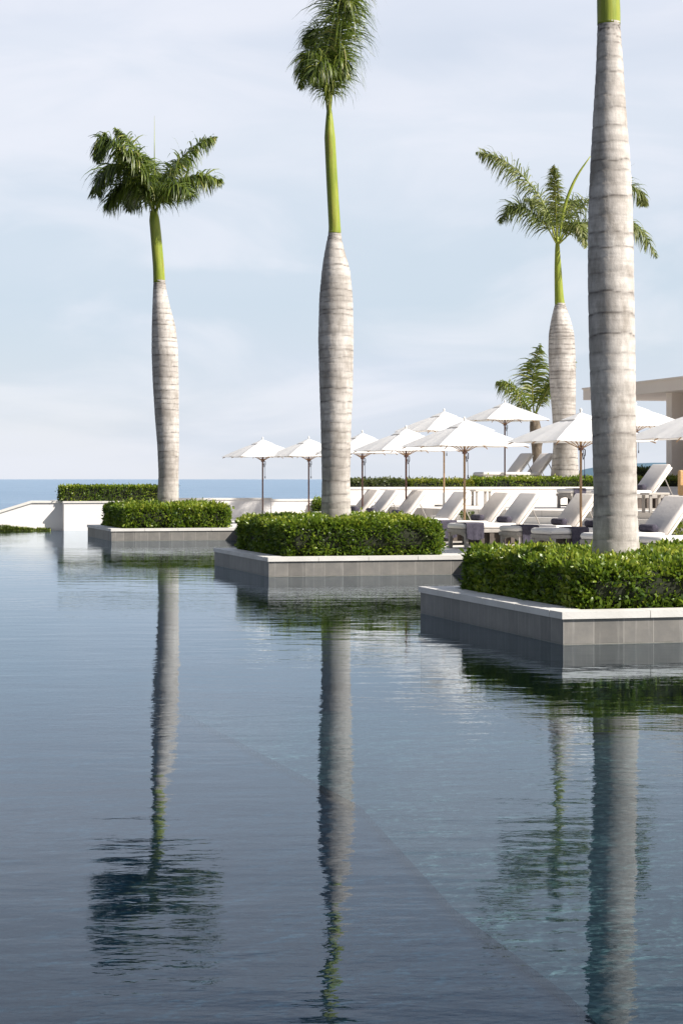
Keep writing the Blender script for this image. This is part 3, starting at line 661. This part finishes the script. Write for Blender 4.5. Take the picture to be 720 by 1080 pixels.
# ================================================================ umbrellas
def make_umbrella(wood='wood'):
    root = empty('patio_umbrella'); H, S, R = 2.08, 1.03, .50
    mb = MB(); mb.tube([(0,0,.03),(0,0,H+R-.02)], .024, 12); mb.build('pole', M[wood], root, smooth=True)
    mb = MB(); mb.tube([(0,0,0),(0,0,.05),(0,0,.052)], [.27,.26,.05], 24); mb.tube([(0,0,.05),(0,0,.38)], .034, 12); mb.build('base', M['steel'], root)
    # canopy: eight panels stretched between ribs, square plan, slightly sagging
    cs = [(1,1),(0,1),(-1,1),(-1,0),(-1,-1),(0,-1),(1,-1),(1,0)]
    nr, V, Fc = 9, [], []
    per = []
    for k in range(8):
        a, b = cs[k], cs[(k+1)%8]
        for j in range(4): t=j/4; per.append((a[0]*(1-t)+b[0]*t, a[1]*(1-t)+b[1]*t, math.sin(math.pi*t)))
    n = len(per)
    for zo in (0, -.006):
        for i in range(nr+1):
            f = .06+.94*i/nr
            for (x,y,sg) in per:
                z = H + R*(1-f) + .022*math.sin(math.pi*f) - sg*.03*f*f*0 - .018*sg*f
                V.append((x*S*f*(1-.015*sg*f), y*S*f*(1-.015*sg*f), z+zo))
    o_ = (nr+1)*n
    for i in range(nr):
        for j in range(n):
            j2=(j+1)%n; Fc.append((i*n+j, (i+1)*n+j, (i+1)*n+j2, i*n+j2)); Fc.append((o_+i*n+j, o_+i*n+j2, o_+(i+1)*n+j2, o_+(i+1)*n+j))
    for j in range(n): j2=(j+1)%n; Fc.append((nr*n+j, o_+nr*n+j, o_+nr*n+j2, nr*n+j2))
    mb = MB(); mb.add(V, Fc); can = mb.build('canopy', M['canvas'], root, smooth=False)
    V, Fc = [], []   # vent cap above the canopy
    for i in range(4):
        f=[.02,.12,.2,.27][i]; 
        for (x,y,sg) in per: V.append((x*S*f, y*S*f, H+R+.040-(f*.50)-.002*i))
    for i in range(3):
        for j in range(n): j2=(j+1)%n; Fc.append((i*n+j,(i+1)*n+j,(i+1)*n+j2,i*n+j2))
    mb = MB(); mb.add(V, Fc); mb.build('vent_cap', M['canvas'], can)
    mb = MB(); mb.tube([(0,0,H+R),(0,0,H+R+.06),(0,0,H+R+.085),(0,0,H+R+.12)], [.018,.02,.03,.008], 10); mb.build('finial', M['cap'], root, smooth=True)
    for (x,y) in cs:
        mb = MB(); mb.tube([(x*.05,y*.05,H+R-.07),(x*S*.98,y*S*.98,H-.045)], .011, 6); rb = mb.build('rib', M['wood'], root)
        mb = MB(); mb.tube([(x*.04,y*.04,H-.12),(x*S*.5,y*S*.5,H+R*.5-.03)], .009, 6); mb.build('strut', M['wood'], rb)
    mb = MB(); mb.tube([(0,0,H-.17),(0,0,H-.08)], .05, 12); mb.build('hub', M['wood_dark'], root)
    mb = MB()
    mb.tube([(.03,0,H-.12),(.085,-.01,H-.16),(.09,0,H-.26),(.05,.0,H-.34),(.035,0,H-.22)], .011, 6)
    mb.tube([(.04,0,H-.12),(.075,0,H-.3),(.08,0,H-.62)], .006, 5); mb.tube([(.08,0,H-.62),(.08,0,H-.69)], .015, 6)
    mb.build('pulley_rope', M['rope'], root)
    return root
um = make_umbrella('wood'); umd = make_umbrella('wood_dark')
UMB = [ # px, D, base z, dark pole, label, yaw
 (277, 61.0, DECK, 1, 'leftmost white umbrella, standing before the sea behind the white wall', 20),
 (325.5, 60.0, DECK, 1, 'white umbrella second from the left, partly hidden by the middle palm trunk', 22),
 (382, 52.5, DECK, 1, 'white umbrella just right of the middle palm trunk, dark pole', 18),
 (428, 47.8, DECK, 1, 'white umbrella on a dark pole above the rear left loungers', 20),
 (468, 53.5, MT, 0, 'raised white umbrella on a light pole standing on the middle terrace', 24),
 (489.5, 41.3, DECK, 0, 'broad white umbrella on a light wood pole, in front of two rear ones', 21),
 (532, 59.5, UT-.02, 1, 'white umbrella on the upper terrace behind the long hedge, left of the small palm', 19),
 (612, 36.2, DECK, 0, 'white umbrella on a wood pole directly left of the nearest palm trunk', 21),
 (670, 50.0, MT+.03, 1, 'white umbrella emerging behind the right side of the nearest palm trunk', 20),
 (744, 33.5, DECK, 0, 'white umbrella cut by the right edge, its wooden rib showing below', 20)]
first = {0:um, 1:umd}; used=set()
for px, D, z, dk, lab, yaw in UMB:
    src = first[dk]; o = src if dk not in used else copy_tree(src); used.add(dk)
    o.location = (P(px,D), D, z); o.rotation_euler = (0,0,math.radians(yaw)); tag(o, lab, 'umbrella', 'white umbrellas over the loungers')

# ================================================================ loungers
def make_lounger(flat=False):
    root = empty('sun_lounger'); W = .37; SL = 1.22           # local x from the foot to the head, y across, hinge at x = SL
    fz = .385
    mb = MB()
    mb.box(0, 1.98, -W, -W+.05, fz-.07, fz, bevel=.01); mb.box(0, 1.98, W-.05, W, fz-.07, fz, bevel=.01)
    mb.box(0, .05, -W+.05, W-.05, fz-.065, fz-.002); mb.box(1.93, 1.98, -W+.05, W-.05, fz-.065, fz-.002)
    for k in range(12): mb.box(.12+k*.15, .18+k*.15, -W+.05, W-.05, fz-.03, fz-.012)
    mb.build('frame', M['frame'], root)
    for x in (.03, 1.88):
        for y in (-W+.005, W-.075):
            mb = MB(); mb.box(x, x+.07, y, y+.07, 0, fz-.07, bevel=.008); mb.build('leg', M['frame'], root)
    # arched end apron
    mb = MB(); n=10; vs=[]
    for i in range(n+1):
        y = -W+.075+(2*W-.15)*i/n; zz = fz-.075-.055*abs(2*i/n-1)**2.2-.03
        for x in (.045,.075): vs += [(x,y,zz),(x,y,fz-.066)]
    fs=[]
    for i in range(n): 
        a=i*4; b=a+4; fs += [(a,b,b+1,a+1),(a+3,b+3,b+2,a+2),(a,a+2,b+2,b),(a+1,b+1,b+3,a+3)]
    mb.add(vs, fs); mb.build('apron', M['frame'], root)
    for y in (-W+.015, W-.045):
        mb = MB(); mb.box(.1, 1.88, y, y+.03, .05, .085); mb.build('stretcher', M['frame'], root)
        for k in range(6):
            x = .34+k*.24; mb = MB(); mb.box(x, x+.10, y+.002, y+.028, .085, fz-.07); mb.build('side_slat', M['slat_and_shade'], root)
    mb = MB(); mb.box(.30, 1.75, -W+.10, W-.10, .06, fz-.08); mb.build('shade_block', M['slat_and_shade'], root)  # added dark block standing in for the shade under the lounger
    mb = MB(); mb.box(-.01, SL, -W+.01, W-.01, fz+.002, fz+.115, bevel=.045); mb.build('seat_cushion', M['cushion'], root, smooth=True)
    ang = math.radians(8 if flat else 50); mt = Matrix.Translation((SL+.01, 0, fz+.03)) @ Matrix.Rotation(-ang, 4, 'Y')
    mb = MB(); mb.box(0, .82, -W+.01, W-.01, .015, .11, mat=mt, bevel=.04); bc = mb.build('back_cushion', M['sling'], root, smooth=True)
    mb = MB(); mb.box(0, .80, -W+.02, -W+.06, -.03, .013, mat=mt); mb.box(0, .80, W-.06, W-.02, -.03, .013, mat=mt); mb.box(.76,.80,-W+.06,W-.06,-.03,.013, mat=mt); mb.build('back_frame', M['cap'], root)
    if not flat:
        top = mt @ Vector((.5, 0, -.02))
        for s in (-1,1):
            mb = MB(); mb.tube([(top.x, s*(W-.05), top.z),(top.x+.22, s*(W-.05), fz-.02)], .014, 6); mb.build('strut', M['frame'], root)
    return root
def make_roll():
    mb = MB(); n=20; pts=[]
    mb.tube([(0,-.2,0),(0,-.185,0),(0,.185,0),(0,.2,0)], [.045,.062,.064,.048], n)
    # outer flap
    mb.box(.0,.075,-.17,.17,-.062,-.050)
    o = mb.build('rolled_towel', M['towel'], None, smooth=True); return o
def make_drape(w=.36, drop=.36):
    """towel over the near side of a lounger; local like the lounger, hangs at y=-W"""
    xs = np.linspace(0, w, 10); prof = [(.30,.0),(.1,.004),(.0,.0),(-.4+.4,.0)]
    path = [(.40,.507),(.20,.509),(.02,.508),(-.018,.492),(-.022,.40),(-.026,.30),(-.030,.508-drop)]
    V=[]; 
    for zo in (0,1):
        for (y,z) in path:
            for i,x in enumerate(xs):
                k = max(0,.5-z)*2; fold = .012*math.sin(i*1.7)*k; bot = (.05*math.cos((x/w-.5)*3.0)*-1+.04)*k if z < .2 else 0
                V.append((x*(1-.12*k)+.06*w*k, -.37+y-fold-(.012 if zo and y<.1 else 0), z+(.012 if zo and y>=.0 else 0)+bot))
    n=len(xs); r=len(path); Fc=[]
    for i in range(r-1):
        for j in range(n-1):
            a=i*n+j; Fc.append((a,a+1,a+n+1,a+n)); b=a+r*n; Fc.append((b,b+n,b+n+1,b+1))
    for i in range(r-1):
        for a in (i*n, i*n+n-1): Fc.append((a,a+n,a+n+r*n,a+r*n))
    for j in range(n-1):
        for a in (j, (r-1)*n+j): Fc.append((a,a+1,a+1+r*n,a+r*n))
    mb = MB(); mb.add(V, Fc); return mb.build('draped_towel', M['towel'], None, smooth=False)
lg = make_lounger(); lflat = None; roll0 = make_roll(); dr0 = make_drape(); dr1 = make_drape(.40,.33)
LA = math.radians(24); ca, sa = math.cos(LA), math.sin(LA)
# (px of the place where a towel roll sits, distance, base z, roll?, draped?, label words)
LNG = [
 (373, 52.6, DECK, 1, 0, 'the lounger directly right of the middle palm trunk'),
 (391, 50.2, DECK, 1, 0, 'second lounger right of the middle palm trunk'),
 (418, 47.4, DECK, 1, 0, 'third lounger right of the middle palm, by the dark pole'),
 (462, 43.6, DECK, 0, 2, 'lounger left of the light wood umbrella pole, towel over its side'),
 (503, 41.0, DECK, 1, 1, 'lounger just right of the light wood umbrella pole, towel over its side'),
 (531, 39.0, DECK, 1, 2, 'lounger in the middle of the row, showing its propped backrest'),
 (589, 37.0, DECK, 1, 1, 'lounger under the umbrella left of the nearest palm trunk'),
 (625, 35.2, DECK, 1, 1, 'lounger mostly hidden by the nearest palm trunk'),
 (683, 32.1, DECK, 1, 0, 'big lounger right of the nearest palm trunk'),
 (748, 30.2, DECK, 0, 0, 'closest lounger, only its foot showing at the right edge'),
 (632, 50.5, MT, 0, 1, 'middle terrace lounger with its foot left of the nearest palm trunk'),
 (674, 44.8, MT, 1, 0, 'raised lounger on the middle terrace, against the dark shrub'),
 (537, 61.0, UT-.03, 0, 0, 'rear lounger on the upper terrace, left one of two above the hedge'),
 (559, 61.0, UT-.03, 0, 0, 'rear lounger on the upper terrace, right one of two above the hedge')]
rused = False; dused = {1:False, 2:False}
for i, (px, D, z, rl, dp, lab) in enumerate(LNG):
    o = lg if i == 0 else copy_tree(lg)
    X, Y = P(px,D), D; rx = 1.10                      # roll sits at local x = rx
    jit = random.uniform(-.03,.03); a = LA + jit; c_, s_ = math.cos(a), math.sin(a)
    fx, fy = X - rx*c_, Y - rx*s_
    o.location = (fx, fy, z); o.rotation_euler = (0,0,a)
    o.name = 'sun_lounger'; tag(o, lab, 'sun lounger', 'sun loungers on the terraces')
    def put(ob, lx, ly, lz, extra=0):
        ob.location = (fx+c_*lx-s_*ly, fy+s_*lx+c_*ly, z+lz); ob.rotation_euler = (0,0,a+extra)
    if rl:
        r_ = roll0 if not rused else roll0.copy()
        if rused: COL.objects.link(r_)
        rused = True; put(r_, rx, 0, .565, random.uniform(-.08,.08)); tag(r_, 'rolled charcoal towel on '+lab.split(', towel')[0], 'towel', 'rolled towels')
    if dp:
        src = dr0 if dp == 1 else dr1; d_ = src if not dused[dp] else src.copy()
        if dused[dp]: COL.objects.link(d_)
        dused[dp] = True; put(d_, .40 if px == 625 else (.08 if dp==1 else .03), 0, 0); tag(d_, 'charcoal towel draped on '+lab.split(', towel')[0], 'towel', 'towels draped over lounger sides')

# side tables
def make_table():
    r = empty('side_table'); mb = MB(); mb.box(-.25,.25,-.25,.25,.40,.45, bevel=.01); mb.build('table_top', M['table_stone'], r)
    for x in (-.22,.16):
        for y in (-.22,.16): mb = MB(); mb.box(x,x+.06,y,y+.06,0,.40); mb.build('leg', M['frame'], r)
    return r
tb = make_table()
TBL = [(507, 55.0, MT, 'low stone side table against the wall under the long low hedge'), (690, 43.6, MT, 'side table on the terrace behind the big right lounger')]
for i,(px,D,z,lab) in enumerate(TBL):
    o = tb if i==0 else copy_tree(tb); o.location=(P(px,D),D,z); o.rotation_euler=(0,0,TH); tag(o,lab,'side table','side tables between the loungers')
# small potted plants beside the steps
for px,D,z,lab,c in ((607,45.5,DECK,'small potted plant with pinkish leaves at the steps, left of the nearest palm',0),(717,35.5,DECK,'potted plant with pinkish leaves at the right edge',0),(492,46.5,DECK,'small dry looking potted plant behind the light wood umbrella pole',1)):
    r = empty('potted_plant',(P(px,D),D,z)); tag(r,lab,'potted plant')
    mb = MB(); mb.tube([(0,0,0),(0,0,.2),(0,0,.24),(0,0,.25)],[.11,.15,.165,.14],18); mb.build('pot', M['terracotta'], r, smooth=False)
    n=260; th_=rng.uniform(0,6.28,n); rr_=np.sqrt(rng.uniform(0,1,n))*.2; zz=.22+rng.uniform(0,.35,n)
    Pt=np.stack([np.cos(th_)*rr_*(.4+zz),np.sin(th_)*rr_*(.4+zz),zz],1); V,Fc=leaves(Pt,np.tile([0,0,1.],(n,1)),.07)
    npmesh('foliage',V,Fc,M['leaf_dull' if c else 'leaf_yellow'],r,{'tint':np.repeat(rng.uniform(.2,1,n),6)})

# tan wicker chair at the right edge
r = empty('wicker_chair', (P(737,42.5),42.5,MT), math.radians(200)); tag(r,'tan wicker armchair cut off by the right edge','chair')
mb = MB(); mb.box(-.35,.35,-.35,.35,.08,.40,bevel=.03); mb.build('seat', M['wicker'], r)
mb = MB(); mb.box(-.35,.35,-.35,-.24,.40,.95,bevel=.03); mb.build('backrest', M['wicker'], r)
for s in (-1,1): mb = MB(); x=.30*s; mb.box(x-.05,x+.05,-.24,.33,.40,.62,bevel=.02); mb.build('armrest', M['wicker'], r)
for x in (-.31,.27):
    for y in (-.31,.27): mb = MB(); mb.box(x,x+.04,y,y+.04,0,.08); mb.build('leg', M['wood_dark'], r)

# ================================================================ building at the right
bD = 70.0; b0 = Vector((P(614.5,bD), bD)); br = empty('flat_roofed_building', (b0.x,b0.y,UT-.03), math.atan2(N.y,N.x)); tag(br,'beige flat roofed pavilion with columns at the right edge','building')
z0b = UT-.03; rt = zof(411,bD)-z0b; rb = zof(422,bD)-z0b
# local x runs towards the camera along N, y to the right (E)
mb = MB(); mb.box(0,22,0,9,rb,rt); mb.box(-.04,22,-.04,9,rt+.002,rt+.06); mb.build('roof', M['building'], br)
def bx(px, w, y0, y1, z0, z1, nm, mt):
    # place along x so that it falls at pixel px
    k = (px-360)/F; base = b0 + E*y0; t = (k*base.y-base.x)/(N.x-k*N.y); mb = MB(); mb.box(t, t+w, y0, y1, z0, z1); return mb.build(nm, M[mt], br), t
c1,t1 = bx(702, .42, .5, .95, 0, rb-.003, 'column', 'building')
bx(722, .42, .5, .95, 0, rb-.003, 'column', 'building'); bx(745, .42, .5, .95, 0, rb-.003, 'column', 'building')
mb = MB(); mb.box(t1-1.2, 21.8, 1.6, 1.9, rb-.55, rb-.003); mb.build('lintel', M['building'], br)
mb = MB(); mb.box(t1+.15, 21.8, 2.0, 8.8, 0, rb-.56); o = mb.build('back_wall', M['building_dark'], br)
